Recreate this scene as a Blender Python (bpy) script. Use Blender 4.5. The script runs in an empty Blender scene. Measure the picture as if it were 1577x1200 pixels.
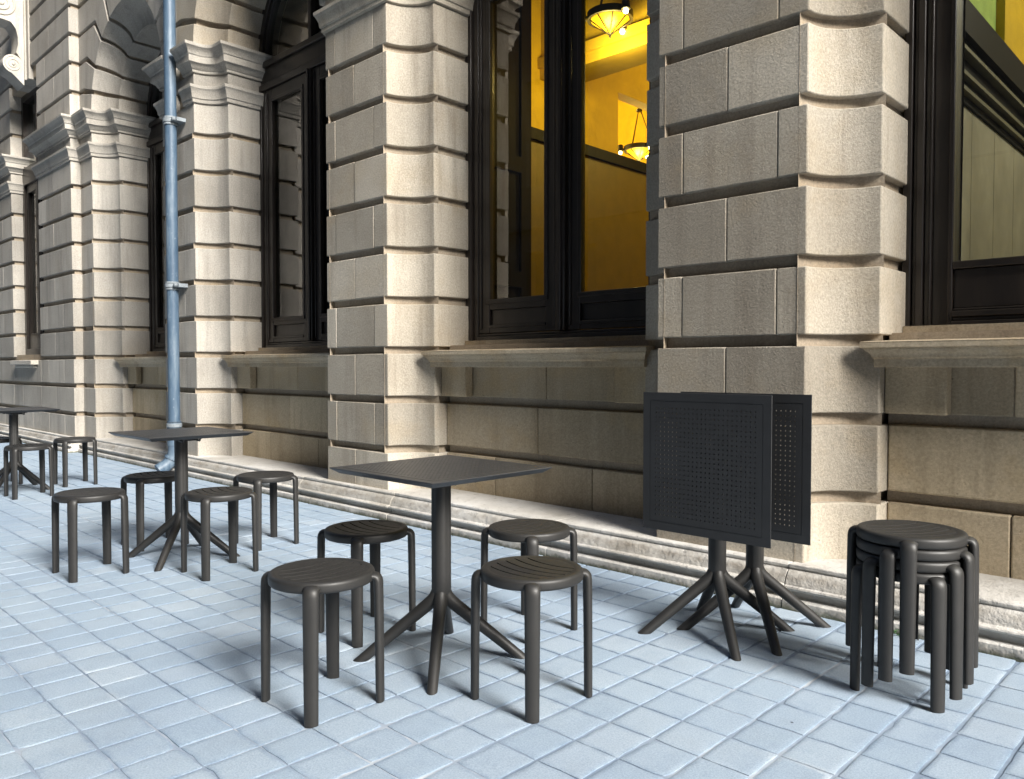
import bpy, bmesh, math, random
from mathutils import Vector, Matrix
random.seed(7)
R = math.radians
sc = bpy.context.scene
col = sc.collection

# ------------------------------------------------------------------ camera, sky, sun, exposure
cd = bpy.data.cameras.new('camera')
cam = bpy.data.objects.new('camera', cd)
col.objects.link(cam)
cam.location = (0, 0, 1.135)
cam.rotation_euler = (R(90 - 1.637), 0, R(44.04))
cd.sensor_width = 36
cd.lens = 36 * 1221 / 1577
cd.clip_start = 0.05
cd.clip_end = 500
sc.camera = cam

SUN_EL, SUN_AZ = 32.0, -8.0            # azimuth from +X towards -Y
w = bpy.data.worlds.new('World')
sc.world = w
w.use_nodes = True
nt = w.node_tree
bg = nt.nodes['Background']
sky = nt.nodes.new('ShaderNodeTexSky')
sky.sky_type = 'NISHITA'
sky.sun_disc = False
sky.sun_elevation = R(SUN_EL)
sky.sun_rotation = R(90 - SUN_AZ)
sky.air_density = 1.0
sky.dust_density = 2.5
sky.ozone_density = 1.0
nt.links.new(sky.outputs[0], bg.inputs[0])
bg.inputs[1].default_value = 0.068
sd = bpy.data.lights.new('sun', 'SUN')
sd.energy = 5.0
sd.angle = R(24)
sd.color = (1.0, 0.97, 0.915)
so = bpy.data.objects.new('sun', sd)
col.objects.link(so)
dirv = Vector((math.cos(R(SUN_EL)) * math.cos(R(SUN_AZ)), math.cos(R(SUN_EL)) * math.sin(R(SUN_AZ)), math.sin(R(SUN_EL))))
so.rotation_euler = dirv.to_track_quat('Z', 'Y').to_euler()
so.location = (8, -4, 12)
sc.view_settings.view_transform = 'Standard'
sc.view_settings.look = 'None'
sc.view_settings.exposure = 1.27
sc.view_settings.gamma = 1
sc.cycles.max_bounces = 8
sc.cycles.transparent_max_bounces = 12

# ------------------------------------------------------------------ materials
def newmat(name):
    m = bpy.data.materials.new(name)
    m.use_nodes = True
    n = m.node_tree
    return m, n, n.nodes['Principled BSDF']

def noise(n, co, scale, detail=4, rough=0.6, vec=None):
    t = n.nodes.new('ShaderNodeTexNoise')
    t.inputs['Scale'].default_value = scale
    t.inputs['Detail'].default_value = detail
    t.inputs['Roughness'].default_value = rough
    if vec is not None:
        mp = n.nodes.new('ShaderNodeMapping')
        mp.inputs['Scale'].default_value = vec
        n.links.new(co, mp.inputs[0])
        co = mp.outputs[0]
    n.links.new(co, t.inputs['Vector'])
    return t.outputs['Fac']

def ramp(n, fac, stops):
    r = n.nodes.new('ShaderNodeValToRGB')
    e = r.color_ramp.elements
    while len(e) < len(stops):
        e.new(0.5)
    for k, (p, c) in enumerate(stops):
        e[k].position = p
        e[k].color = (*c, 1) if len(c) == 3 else c
    n.links.new(fac, r.inputs[0])
    return r.outputs[0]

def mixc(n, fac, a, b, mode='MIX'):
    m = n.nodes.new('ShaderNodeMix')
    m.data_type = 'RGBA'
    m.blend_type = mode
    for s, v in ((0, fac), (6, a), (7, b)):
        if hasattr(v, 'is_linked'):
            n.links.new(v, m.inputs[s])
        elif isinstance(v, (int, float)):
            m.inputs[s].default_value = v
        else:
            m.inputs[s].default_value = (*v, 1)
    return m.outputs[2]

def math_(n, op, a, b=0.0):
    m = n.nodes.new('ShaderNodeMath')
    m.operation = op
    for s, v in ((0, a), (1, b)):
        if hasattr(v, 'is_linked'):
            n.links.new(v, m.inputs[s])
        else:
            m.inputs[s].default_value = v
    return m.outputs[0]

def objco(n):
    return n.nodes.new('ShaderNodeTexCoord').outputs['Object']

def bump(n, p, h, strength, dist, prev=None):
    b = n.nodes.new('ShaderNodeBump')
    b.inputs['Strength'].default_value = strength
    b.inputs['Distance'].default_value = dist
    n.links.new(h, b.inputs['Height'])
    if prev is not None:
        n.links.new(prev, b.inputs['Normal'])
    if p is not None:
        n.links.new(b.outputs[0], p.inputs['Normal'])
    return b.outputs[0]

def stone_mat(name, dark, mid, light, stain=(0.16, 0.13, 0.10), stain_amt=0.5, bstr=0.8, warm=(0.40, 0.29, 0.15), warm_amt=0.25):
    m, n, p = newmat(name)
    co = objco(n)
    big = noise(n, co, 0.9, 4, 0.6)
    c = ramp(n, big, [(0.30, dark), (0.5, mid), (0.72, light)])
    # every stone its own shade
    at = n.nodes.new('ShaderNodeAttribute')
    at.attribute_name = 'shade'
    sh = n.nodes.new('ShaderNodeMapRange')
    sh.inputs[3].default_value = 0.74
    sh.inputs[4].default_value = 1.15
    n.links.new(at.outputs['Fac'], sh.inputs[0])
    c = mixc(n, 1.0, c, sh.outputs[0], 'MULTIPLY')
    # vertical rain streaks
    st = noise(n, co, 1.0, 5, 0.65, (7.0, 7.0, 0.55))
    stf = ramp(n, st, [(0.50, (0, 0, 0)), (0.75, (1, 1, 1))])
    stf = math_(n, 'MULTIPLY', stf, stain_amt)
    c = mixc(n, stf, c, stain)
    # warm iron blotches
    wb = noise(n, co, 2.1, 5, 0.62)
    wf = ramp(n, wb, [(0.52, (0, 0, 0)), (0.70, (1, 1, 1))])
    wf = math_(n, 'MULTIPLY', wf, warm_amt)
    c = mixc(n, wf, c, warm)
    # grain
    gr = noise(n, co, 85, 4, 0.7)
    gf = ramp(n, gr, [(0.3, (0.74, 0.74, 0.74)), (0.7, (1.14, 1.14, 1.14))])
    c = mixc(n, 1.0, c, gf, 'MULTIPLY')
    # pits
    vo = n.nodes.new('ShaderNodeTexVoronoi')
    vo.inputs['Scale'].default_value = 9
    n.links.new(co, vo.inputs['Vector'])
    pit = ramp(n, vo.outputs['Distance'], [(0.03, (0.35, 0.35, 0.35)), (0.055, (1, 1, 1))])
    c = mixc(n, 0.6, c, mixc(n, 1.0, c, pit, 'MULTIPLY'))
    n.links.new(c, p.inputs['Base Color'])
    p.inputs['Roughness'].default_value = 0.9
    p.inputs['Specular IOR Level'].default_value = 0.25
    tool = noise(n, co, 95, 6, 0.80, (1.0, 1.0, 0.8))
    b1 = bump(n, None, tool, bstr, 0.009)
    b2 = bump(n, None, gr, bstr * 0.7, 0.005, b1)
    lum = noise(n, co, 9, 3, 0.5)
    bump(n, p, lum, 0.35, 0.012, b2)
    return m

M = {}
M['stone'] = stone_mat('stone', (0.37, 0.325, 0.26), (0.45, 0.40, 0.325), (0.53, 0.48, 0.40), stain=(0.215, 0.18, 0.14), stain_amt=0.65)
M['grey_stone'] = stone_mat('grey_stone', (0.33, 0.305, 0.265), (0.41, 0.38, 0.335), (0.49, 0.46, 0.41), stain=(0.19, 0.18, 0.165), stain_amt=0.6, warm_amt=0.08)
M['trim_stone'] = stone_mat('trim_stone', (0.40, 0.32, 0.22), (0.47, 0.39, 0.28), (0.54, 0.46, 0.35), stain=(0.25, 0.18, 0.11), stain_amt=0.5, bstr=0.5, warm=(0.45, 0.31, 0.15), warm_amt=0.5)
M['apron_stone'] = stone_mat('apron_stone', (0.40, 0.325, 0.215), (0.48, 0.395, 0.275), (0.54, 0.455, 0.335), stain=(0.22, 0.175, 0.115), stain_amt=0.55, bstr=0.6, warm=(0.42, 0.30, 0.15), warm_amt=0.5)
M['joint'] = stone_mat('joint_stone', (0.30, 0.245, 0.18), (0.37, 0.305, 0.23), (0.43, 0.365, 0.28), stain=(0.15, 0.125, 0.10), stain_amt=0.5, bstr=0.3)

def plinth_mat():
    m, n, p = newmat('plinth_stone')
    co = objco(n)
    c = ramp(n, noise(n, co, 2.2, 5, 0.6), [(0.3, (0.44, 0.415, 0.37)), (0.55, (0.58, 0.56, 0.525)), (0.75, (0.68, 0.67, 0.65))])
    sx = n.nodes.new('ShaderNodeSeparateXYZ')
    n.links.new(co, sx.inputs[0])
    # dirt band caught in the mouldings, ragged
    nz = noise(n, co, 12, 5, 0.7, (1, 1, 3))
    zz = math_(n, 'ADD', sx.outputs['Z'], math_(n, 'MULTIPLY', math_(n, 'SUBTRACT', nz, 0.5), 0.07))
    band = ramp(n, math_(n, 'MULTIPLY', zz, 4.0), [(0.0, (1, 1, 1)), (0.10, (0.55, 0.55, 0.55)), (0.2, (0.05, 0.05, 0.05)), (0.42, (0.3, 0.3, 0.3)), (0.60, (0.85, 0.85, 0.85)), (0.72, (0.15, 0.15, 0.15)), (0.85, (0, 0, 0))])
    br = noise(n, co, 5, 4, 0.7)
    bf = math_(n, 'MULTIPLY', band, ramp(n, br, [(0.32, (0.25, 0.25, 0.25)), (0.62, (0.9, 0.9, 0.9))]))
    c = mixc(n, bf, c, (0.155, 0.125, 0.088))
    sp = noise(n, co, 26, 5, 0.75)
    sf = ramp(n, sp, [(0.58, (0, 0, 0)), (0.68, (1, 1, 1))])
    c = mixc(n, math_(n, 'MULTIPLY', sf, 0.55), c, (0.10, 0.095, 0.085))
    mz = math_(n, 'ADD', sx.outputs['Z'], math_(n, 'MULTIPLY', math_(n, 'SUBTRACT', noise(n, co, 22, 5, 0.7), 0.5), 0.07))
    mf = ramp(n, mz, [(0.004, (1, 1, 1)), (0.024, (0, 0, 0))])
    c = mixc(n, math_(n, 'MULTIPLY', mf, 0.85), c, (0.075, 0.085, 0.055))
    n.links.new(c, p.inputs['Base Color'])
    p.inputs['Roughness'].default_value = 0.85
    p.inputs['Specular IOR Level'].default_value = 0.3
    b1 = bump(n, None, noise(n, co, 60, 4, 0.7), 0.6, 0.008)
    bump(n, p, noise(n, co, 11, 4, 0.6), 0.6, 0.02, b1)
    return m
M['plinth'] = plinth_mat()

def tile_mat():
    m, n, p = newmat('paving_tile')
    co = objco(n)
    at = n.nodes.new('ShaderNodeAttribute')
    at.attribute_name = 'shade'
    c = ramp(n, at.outputs['Fac'], [(0.0, (0.305, 0.382, 0.468)), (0.5, (0.330, 0.405, 0.488)), (1.0, (0.368, 0.436, 0.508))])
    bigc = ramp(n, noise(n, co, 0.8, 4, 0.6), [(0.3, (0.86, 0.88, 0.92)), (0.7, (1.06, 1.05, 1.02))])
    c = mixc(n, 1.0, c, bigc, 'MULTIPLY')
    bl = ramp(n, noise(n, co, 5.0, 5, 0.7), [(0.52, (0, 0, 0)), (0.72, (1, 1, 1))])
    c = mixc(n, math_(n, 'MULTIPLY', bl, 0.45), c, (0.225, 0.30, 0.395))
    big2 = ramp(n, noise(n, co, 1.9, 6, 0.7), [(0.50, (0, 0, 0)), (0.66, (1, 1, 1))])
    c = mixc(n, math_(n, 'MULTIPLY', big2, 0.22), c, (0.24, 0.275, 0.31))
    # joints: grime on some tile rims, pale cement smear on others
    rim = n.nodes.new('ShaderNodeAttribute')
    rim.attribute_name = 'rim'
    rn = noise(n, co, 16, 5, 0.72)
    sm = noise(n, co, 1.7, 4, 0.65)
    rf = math_(n, 'MULTIPLY', rim.outputs['Fac'], ramp(n, rn, [(0.34, (0, 0, 0)), (0.62, (1, 1, 1))]))
    rc = ramp(n, sm, [(0.42, (0.165, 0.235, 0.33)), (0.55, (0.25, 0.325, 0.42)), (0.68, (0.56, 0.60, 0.63))])
    c = mixc(n, math_(n, 'MULTIPLY', rf, 0.8), c, rc)
    gr = noise(n, co, 170, 5, 0.85)
    gf = ramp(n, gr, [(0.3, (0.66, 0.69, 0.73)), (0.7, (1.24, 1.22, 1.19))])
    c = mixc(n, 1.0, c, gf, 'MULTIPLY')
    vo = n.nodes.new('ShaderNodeTexVoronoi')
    vo.inputs['Scale'].default_value = 3.1
    n.links.new(co, vo.inputs['Vector'])
    spk = ramp(n, vo.outputs['Distance'], [(0.012, (0.12, 0.12, 0.13)), (0.022, (1, 1, 1))])
    c = mixc(n, 1.0, c, spk, 'MULTIPLY')
    n.links.new(c, p.inputs['Base Color'])
    p.inputs['Roughness'].default_value = 0.75
    p.inputs['Specular IOR Level'].default_value = 0.35
    b1 = bump(n, None, gr, 0.8, 0.0045)
    bump(n, p, noise(n, co, 18, 3, 0.5), 0.35, 0.006, b1)
    return m
M['tile'] = tile_mat()

def mortar_mat():
    m, n, p = newmat('mortar')
    co = objco(n)
    c = ramp(n, noise(n, co, 1.3, 5, 0.65), [(0.36, (0.13, 0.175, 0.24)), (0.54, (0.22, 0.27, 0.34)), (0.72, (0.52, 0.54, 0.56))])
    n.links.new(c, p.inputs['Base Color'])
    p.inputs['Roughness'].default_value = 0.95
    bump(n, p, noise(n, co, 60, 4, 0.7), 0.6, 0.006)
    return m
M['mortar'] = mortar_mat()

def plastic(name, base, rough):
    m, n, p = newmat(name)
    co = objco(n)
    f = noise(n, co, 14, 3, 0.6)
    c = ramp(n, f, [(0.3, tuple(x * 0.92 for x in base)), (0.7, tuple(x * 1.08 for x in base))])
    n.links.new(c, p.inputs['Base Color'])
    p.inputs['Roughness'].default_value = rough
    r = ramp(n, noise(n, co, 30, 4, 0.6), [(0.3, (rough * 0.9,) * 3), (0.7, (rough * 1.1,) * 3)])
    n.links.new(r, p.inputs['Roughness'])
    p.inputs['Specular IOR Level'].default_value = 0.45
    bump(n, p, noise(n, co, 420, 2, 0.5), 0.12, 0.001)
    return m
M['plastic'] = plastic('dark_plastic', (0.0195, 0.0188, 0.0180), 0.50)
M['top_plastic'] = plastic('dark_table_plastic', (0.031, 0.0315, 0.033), 0.40)

def paintwood():
    m, n, p = newmat('dark_window_paint')
    co = objco(n)
    c = ramp(n, noise(n, co, 6, 5, 0.6, (1, 1, 0.12)), [(0.33, (0.013, 0.011, 0.010)), (0.55, (0.024, 0.019, 0.016)), (0.72, (0.046, 0.036, 0.028))])
    n.links.new(c, p.inputs['Base Color'])
    p.inputs['Roughness'].default_value = 0.33
    p.inputs['Specular IOR Level'].default_value = 0.5
    bump(n, p, noise(n, co, 30, 4, 0.6, (1, 1, 0.08)), 0.2, 0.004)
    return m
M['frame'] = paintwood()

def glass_mat():
    m = bpy.data.materials.new('window_glass')
    m.use_nodes = True
    n = m.node_tree
    out = n.nodes['Material Output']
    n.nodes.remove(n.nodes['Principled BSDF'])
    tr = n.nodes.new('ShaderNodeBsdfTransparent')
    tr.inputs[0].default_value = (0.86, 0.88, 0.85, 1)
    gl = n.nodes.new('ShaderNodeBsdfGlossy')
    gl.inputs['Roughness'].default_value = 0.012
    gl.inputs[0].default_value = (1, 1, 1, 1)
    fr = n.nodes.new('ShaderNodeFresnel')
    fr.inputs[0].default_value = 1.95
    mx = n.nodes.new('ShaderNodeMixShader')
    gm = n.nodes.new('ShaderNodeNewGeometry')          # only the outer face mirrors; the inner face lets light through
    n.links.new(math_(n, 'MULTIPLY', fr.outputs[0], math_(n, 'SUBTRACT', 1.0, gm.outputs['Backfacing'])), mx.inputs[0])
    n.links.new(tr.outputs[0], mx.inputs[1])
    n.links.new(gl.outputs[0], mx.inputs[2])
    n.links.new(mx.outputs[0], out.inputs[0])
    return m
M['glass'] = glass_mat()

def pipe_mat():
    m, n, p = newmat('blue_pipe_paint')
    co = objco(n)
    c = ramp(n, noise(n, co, 4, 5, 0.65, (3, 3, 0.5)), [(0.3, (0.040, 0.074, 0.120)), (0.5, (0.064, 0.105, 0.155)), (0.68, (0.14, 0.185, 0.23))])
    fl = ramp(n, noise(n, co, 30, 5, 0.7), [(0.62, (0, 0, 0)), (0.72, (1, 1, 1))])
    c = mixc(n, math_(n, 'MULTIPLY', fl, 0.35), c, (0.46, 0.50, 0.53))
    n.links.new(c, p.inputs['Base Color'])
    p.inputs['Roughness'].default_value = 0.5
    bump(n, p, noise(n, co, 40, 4, 0.6), 0.25, 0.004)
    return m
M['pipe'] = pipe_mat()

def simple(name, base, rough=0.7, var=0.12, scale=6, metallic=0.0, emit=None, estr=0.0):
    m, n, p = newmat(name)
    p.inputs['Specular IOR Level'].default_value = 0.08 if max(base) < 0.02 else 0.35
    co = objco(n)
    c = ramp(n, noise(n, co, scale, 4, 0.6), [(0.3, tuple(x * (1 - var) for x in base)), (0.7, tuple(min(1, x * (1 + var)) for x in base))])
    n.links.new(c, p.inputs['Base Color'])
    p.inputs['Roughness'].default_value = rough
    p.inputs['Metallic'].default_value = metallic
    if emit:
        p.inputs['Emission Color'].default_value = (*emit, 1)
        p.inputs['Emission Strength'].default_value = estr
    return m
M['collar'] = simple('worn_collar_paint', (0.20, 0.225, 0.245), 0.6, 0.25, 25)
M['yellow_wall'] = simple('yellow_room_paint', (0.55, 0.36, 0.012), 0.7)
M['ochre_wall'] = simple('ochre_dado_paint', (0.135, 0.090, 0.010), 0.5)
M['shutter'] = simple('dark_shutter_wood', (0.0035, 0.002, 0.0012), 0.6, 0.3, 5)
M['cream'] = simple('cream_plaster', (0.50, 0.34, 0.03), 0.7)
M['rail'] = simple('dark_rail_paint', (0.013, 0.0115, 0.010), 0.5)
M['dark_room'] = simple('dark_room_paint', (0.06, 0.05, 0.04), 0.8)
M['green_lit_wall'] = simple('green_lit_colour', (0.30, 0.42, 0.10), 0.7)  # green room light put into the wall colour
M['panel_wall'] = simple('pale_wood_panel', (0.36, 0.34, 0.26), 0.45, 0.2, 3)
M['highlight_fillet'] = simple('olive_highlight_strip', (0.16, 0.15, 0.10), 0.5)  # highlights on the cornice steps painted as lighter olive strips
M['iron'] = simple('black_iron', (0.02, 0.018, 0.015), 0.45)
M['bowl'] = simple('lit_amber_bowl', (0.40, 0.22, 0.01), 0.4, 0.05, 6, 0, (1.0, 0.56, 0.006), 0.42)
M['bulb'] = simple('lit_bulb', (1, 0.9, 0.6), 0.3, 0.02, 6, 0, (1.0, 0.78, 0.32), 14)
M['leaf'] = simple('weed_leaf', (0.06, 0.16, 0.045), 0.6, 0.3, 60)
M['twig'] = simple('weed_stem', (0.04, 0.03, 0.022), 0.8, 0.3, 40)
M['opp'] = simple('opposite_stone', (0.07, 0.062, 0.055), 0.9, 0.2, 1.2)  # kept dark so the facade gets little bounced light
M['oppglass'] = simple('opposite_window', (0.03, 0.035, 0.04), 0.2)

# ------------------------------------------------------------------ helpers
class MB:
    """collects polygons; build() links them as one mesh object"""
    def __init__(self):
        self.v, self.f, self.sh = [], [], []
        self.cur = 0.5

    def shade(self, s=None):
        self.cur = random.random() if s is None else s

    def face(self, pts):
        b = len(self.v)
        self.v += [tuple(p) for p in pts]
        self.f.append(tuple(range(b, b + len(pts))))
        self.sh.append(self.cur)

    def mesh(self, vs, fs):
        b = len(self.v)
        self.v += [tuple(p) for p in vs]
        for f in fs:
            self.f.append(tuple(b + i for i in f))
            self.sh.append(self.cur)

    def box(self, x0, x1, y0, y1, z0, z1):
        vs = [(x, y, z) for x in (x0, x1) for y in (y0, y1) for z in (z0, z1)]
        self.mesh(vs, [(0, 1, 3, 2), (4, 6, 7, 5), (0, 4, 5, 1), (2, 3, 7, 6), (0, 2, 6, 4), (1, 5, 7, 3)])

    def loft(self, rings, caps=True, closed=True):
        n = len(rings[0])
        b = len(self.v)
        for r in rings:
            self.v += [tuple(p) for p in r]
        m = n if closed else n - 1
        for k in range(len(rings) - 1):
            for i in range(m):
                j = (i + 1) % n
                self.f.append((b + k * n + i, b + k * n + j, b + (k + 1) * n + j, b + (k + 1) * n + i))
                self.sh.append(self.cur)
        if caps:
            self.f.append(tuple(b + i for i in reversed(range(n))))
            self.f.append(tuple(b + (len(rings) - 1) * n + i for i in range(n)))
            self.sh += [self.cur, self.cur]

    def prism(self, plan, z0, z1):
        self.loft([[(x, y, z0) for x, y in plan], [(x, y, z1) for x, y in plan]])

    def tube(self, path, radii, seg=14, frame=None, caps=True, flat=None):
        """sweep an (optionally elliptical) section along a path; radii = list of (a, b) or r; frame = fixed side vector"""
        rings = []
        P = [Vector(p) for p in path]
        for i, p in enumerate(P):
            t = (P[min(i + 1, len(P) - 1)] - P[max(i - 1, 0)]).normalized()
            if flat is not None and i == len(P) - 1:
                t = Vector(flat)
            s = Vector(frame) if frame is not None else (Vector((0, 0, 1)).cross(t) if abs(t.z) < 0.95 else Vector((1, 0, 0)))
            s = (s - t * s.dot(t)).normalized()
            u = t.cross(s)
            r = radii[i] if isinstance(radii, list) else radii
            a, bb = (r if isinstance(r, tuple) else (r, r))
            ring = []
            for k in range(seg):
                an = 2 * math.pi * k / seg
                ca, sa = math.cos(an), math.sin(an)
                ring.append(p + s * (a * ca) + u * (bb * sa))
            rings.append(ring)
        self.loft(rings, caps)

    def lathe(self, prof, seg=48, c=(0, 0)):
        """closed profile [(r, z)...] revolved"""
        rings = []
        for k in range(seg):
            an = 2 * math.pi * k / seg
            rings.append([(c[0] + r * math.cos(an), c[1] + r * math.sin(an), z) for r, z in prof])
        rings.append(rings[0])
        self.loft(rings, False, True)

    def build(self, name, mat, parent=None, smooth=35, bevel=0.0, segs=2, weld=1e-5, mats=None):
        me = bpy.data.meshes.new(name)
        me.from_pydata(self.v, [], self.f)
        a = me.attributes.new('shade', 'FLOAT', 'FACE')
        for k, s in enumerate(self.sh):
            a.data[k].value = s
        bm = bmesh.new()
        bm.from_mesh(me)
        if weld:
            bmesh.ops.remove_doubles(bm, verts=bm.verts, dist=weld)
        bmesh.ops.recalc_face_normals(bm, faces=bm.faces)
        bm.to_mesh(me)
        bm.free()
        me.materials.append(mat)
        if smooth:
            for p in me.polygons:
                p.use_smooth = True
            me.set_sharp_from_angle(angle=R(smooth))
        o = bpy.data.objects.new(name, me)
        col.objects.link(o)
        if parent is not None:
            o.parent = parent
        if bevel:
            b = o.modifiers.new('bevel', 'BEVEL')
            b.width = bevel
            b.segments = segs
            b.limit_method = 'ANGLE'
            b.angle_limit = R(40)
        return o

def tag(o, label=None, cat=None, group=None, kind=None):
    for k, v in (('label', label), ('category', cat), ('group', group), ('kind', kind)):
        if v:
            o[k] = v
    return o

def empty(name, loc, rz=0.0):
    o = bpy.data.objects.new(name, None)
    o.empty_display_size = 0.1
    o.location = loc
    o.rotation_euler = (0, 0, rz)
    col.objects.link(o)
    return o

def children(o):
    return [c for c in bpy.data.objects if c.parent == o]

def copy_tree(o, parent=None):
    c = o.copy()
    col.objects.link(c)
    if parent is not None:
        c.parent = parent
    for ch in children(o):
        copy_tree(ch, c)
    return c

# ------------------------------------------------------------------ ground
g = MB()
g.face([(-90, -60, -0.0035), (60, -60, -0.0035), (60, 30, -0.0035), (-90, 30, -0.0035)])
tag(g.build('ground', M['mortar'], smooth=0), kind='structure')

PX, PY = 0.1636, 0.1715
OX, OY = -0.865, 2.36
rt = random.Random(3)
def paving():
    t = MB()
    t.rim = []
    for i in range(-150, 22):
        for j in range(-22, 9):
            xa, xb = OX + i * PX, OX + (i + 1) * PX
            ya, yb = OY + j * PY, OY + (j + 1) * PY
            if ya > 3.66:
                continue
            if xa < -12 and ya < 0.8:
                continue
            t.cur = min(1, max(0, rt.gauss(0.5, 0.24)))
            fat = 0.0060 if xa > -2.2 else 0.0036
            gx, gy = fat + rt.uniform(-0.001, 0.001), 0.0028 + rt.uniform(-0.0006, 0.0008)
            h = rt.gauss(0.0, 0.0006)
            tx, ty = rt.gauss(0, 0.0018), rt.gauss(0, 0.0018)
            cx, cy = (xa + xb) / 2, (ya + yb) / 2
            def z(x, y, d=0.0):
                return h + tx * (x - cx) + ty * (y - cy) - d
            o = [(xa + gx, ya + gy), (xb - gx, ya + gy), (xb - gx, yb - gy), (xa + gx, yb - gy)]
            near = xa > -6.5
            ns = 4 if near else 1
            out = []
            for k in range(4):
                p0, p1 = o[k], o[(k + 1) % 4]
                nxy = (0, 1) if k % 2 == 0 else (1, 0)
                for q in range(ns):
                    f = q / ns
                    jx, jy = (rt.gauss(0, 0.0011), rt.gauss(0, 0.0011)) if near else (0, 0)
                    x, y = p0[0] + (p1[0] - p0[0]) * f, p0[1] + (p1[1] - p0[1]) * f
                    if q == 0 and near and rt.random() < 0.13:      # chipped corner
                        d = rt.uniform(0.003, 0.010)
                        jx, jy = d * (1 if cx > x else -1), d * (1 if cy > y else -1)
                    elif near and rt.random() < 0.05:               # nick in the edge
                        d = rt.uniform(0.002, 0.006)
                        jx, jy = d * nxy[0] * (1 if cx > x else -1), d * nxy[1] * (1 if cy > y else -1)
                    out.append((x + jx, y + jy))
            def ins(e):
                return [(cx + (x - cx) * (1 - e / (PX / 2)), cy + (y - cy) * (1 - e / (PY / 2))) for x, y in out]
            n = len(out)
            r1, r2 = ins(0.004), ins(0.020)
            vs = [(x, y, -0.012) for x, y in out] + [(x, y, z(x, y, 0.0013)) for x, y in out] + [(x, y, z(x, y, 0.0001)) for x, y in r1] + [(x, y, z(x, y)) for x, y in r2]
            fs = [tuple(3 * n + k for k in range(n))]
            for lv in range(3):
                for k in range(n):
                    q = (k + 1) % n
                    fs.append((lv * n + k, lv * n + q, (lv + 1) * n + q, (lv + 1) * n + k))
            t.mesh(vs, fs)
            t.rim += [1.0] * n + [1.0] * n + [0.7] * n + [0.0] * n
    return t
pv = paving()
po_ = tag(pv.build('paving', M['tile'], smooth=60, weld=0), kind='structure')
ra = po_.data.attributes.new('rim', 'FLOAT', 'POINT')
ra.data.foreach_set('value', pv.rim)

# ------------------------------------------------------------------ the stone building
Y0, YB, RC = 3.66, 4.48, 0.25
PAV = 3.54                                      # pavilion front
XP = -11.55                                     # where the pavilion steps back
ZS = 4.41                                       # springing of the arches
JH = 0.056                                      # joint height
JD = 0.042                                      # joint depth
B = empty('stone_building', (0, 0, 0))
tag(B, 'long rusticated sandstone building with arched dark framed windows and moulded plinth', 'building')

def cove_r(xR, p, n=9):
    """right flank: front corner -> cove -> arris -> reveal back"""
    pts = [(xR + p, Y0 - p)]
    cx, r = xR + RC, RC - p
    for k in range(n + 1):
        a = math.pi - (math.pi / 2) * k / n
        pts.append((cx + r * math.cos(a), Y0 + r * math.sin(a)))
    pts.append((cx + p, Y0 + r))
    pts.append((cx + p, YB))
    return pts

def cove_l(xL, p, n=9):
    return [(2 * xL - x, y) for x, y in reversed(cove_r(xL, p, n))]

def plan(xL, xR, p, left='cove', right='cove'):
    if left == 'cove':
        a = cove_l(xL, p)
    elif left == 'pavilion':                     # step forward to the pavilion, opening edge at xL
        a = [(xL - p, YB), (xL - p, PAV - p), (XP + p, PAV - p), (XP + p, Y0 - p)]
    else:
        a = [(xL - p, YB), (xL - p, Y0 - p)]
    if right == 'cove':
        b = cove_r(xR, p)
    elif right == 'flush':
        b = [(xR + p, PAV - p), (xR + p, YB)]
    else:
        b = [(xR + p, Y0 - p), (xR + p, YB)]
    if left == 'flushpav':
        a = [(xL - p, YB), (xL - p, PAV - p)]
    return a + b

def split_plan(pl, cuts, yf, gap=0.0008):
    """cut a pier plan through its flat front at the x of each cut"""
    pieces, rest = [], pl
    for s in cuts:
        k = next(i for i in range(len(rest) - 1) if abs(rest[i][1] - yf) < 1e-6 and abs(rest[i + 1][1] - yf) < 1e-6 and rest[i][0] < s < rest[i + 1][0])
        pieces.append(rest[:k + 1] + [(s - gap, yf), (s - gap, YB)])
        rest = [(s + gap, YB), (s + gap, yf)] + rest[k + 1:]
    return pieces + [rest]

TOPS = [0.155 + 0.3785 * k for k in range(0, 10)]   # 0.155 .. 3.5615
STRING = [(3.86, 0.0), (3.865, 0.022), (3.90, 0.024), (3.905, 0.034), (3.945, 0.040), (3.975, 0.052), (3.995, 0.062), (4.0, 0.068), (4.03, 0.070), (4.036, 0.0)]
IMPOST = [(4.165, 0.0), (4.17, 0.022), (4.195, 0.026), (4.20, 0.036), (4.225, 0.05), (4.245, 0.075), (4.25, 0.088), (4.315, 0.092), (4.32, 0.10), (4.345, 0.108), (4.37, 0.128), (4.385, 0.145), (4.39, 0.152), (4.42, 0.155), (4.435, 0.0)]

def sweep_band(mb, prof, pf):
    mb.loft([[(x, y, z) for x, y in pf(p)] for z, p in prof])

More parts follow.
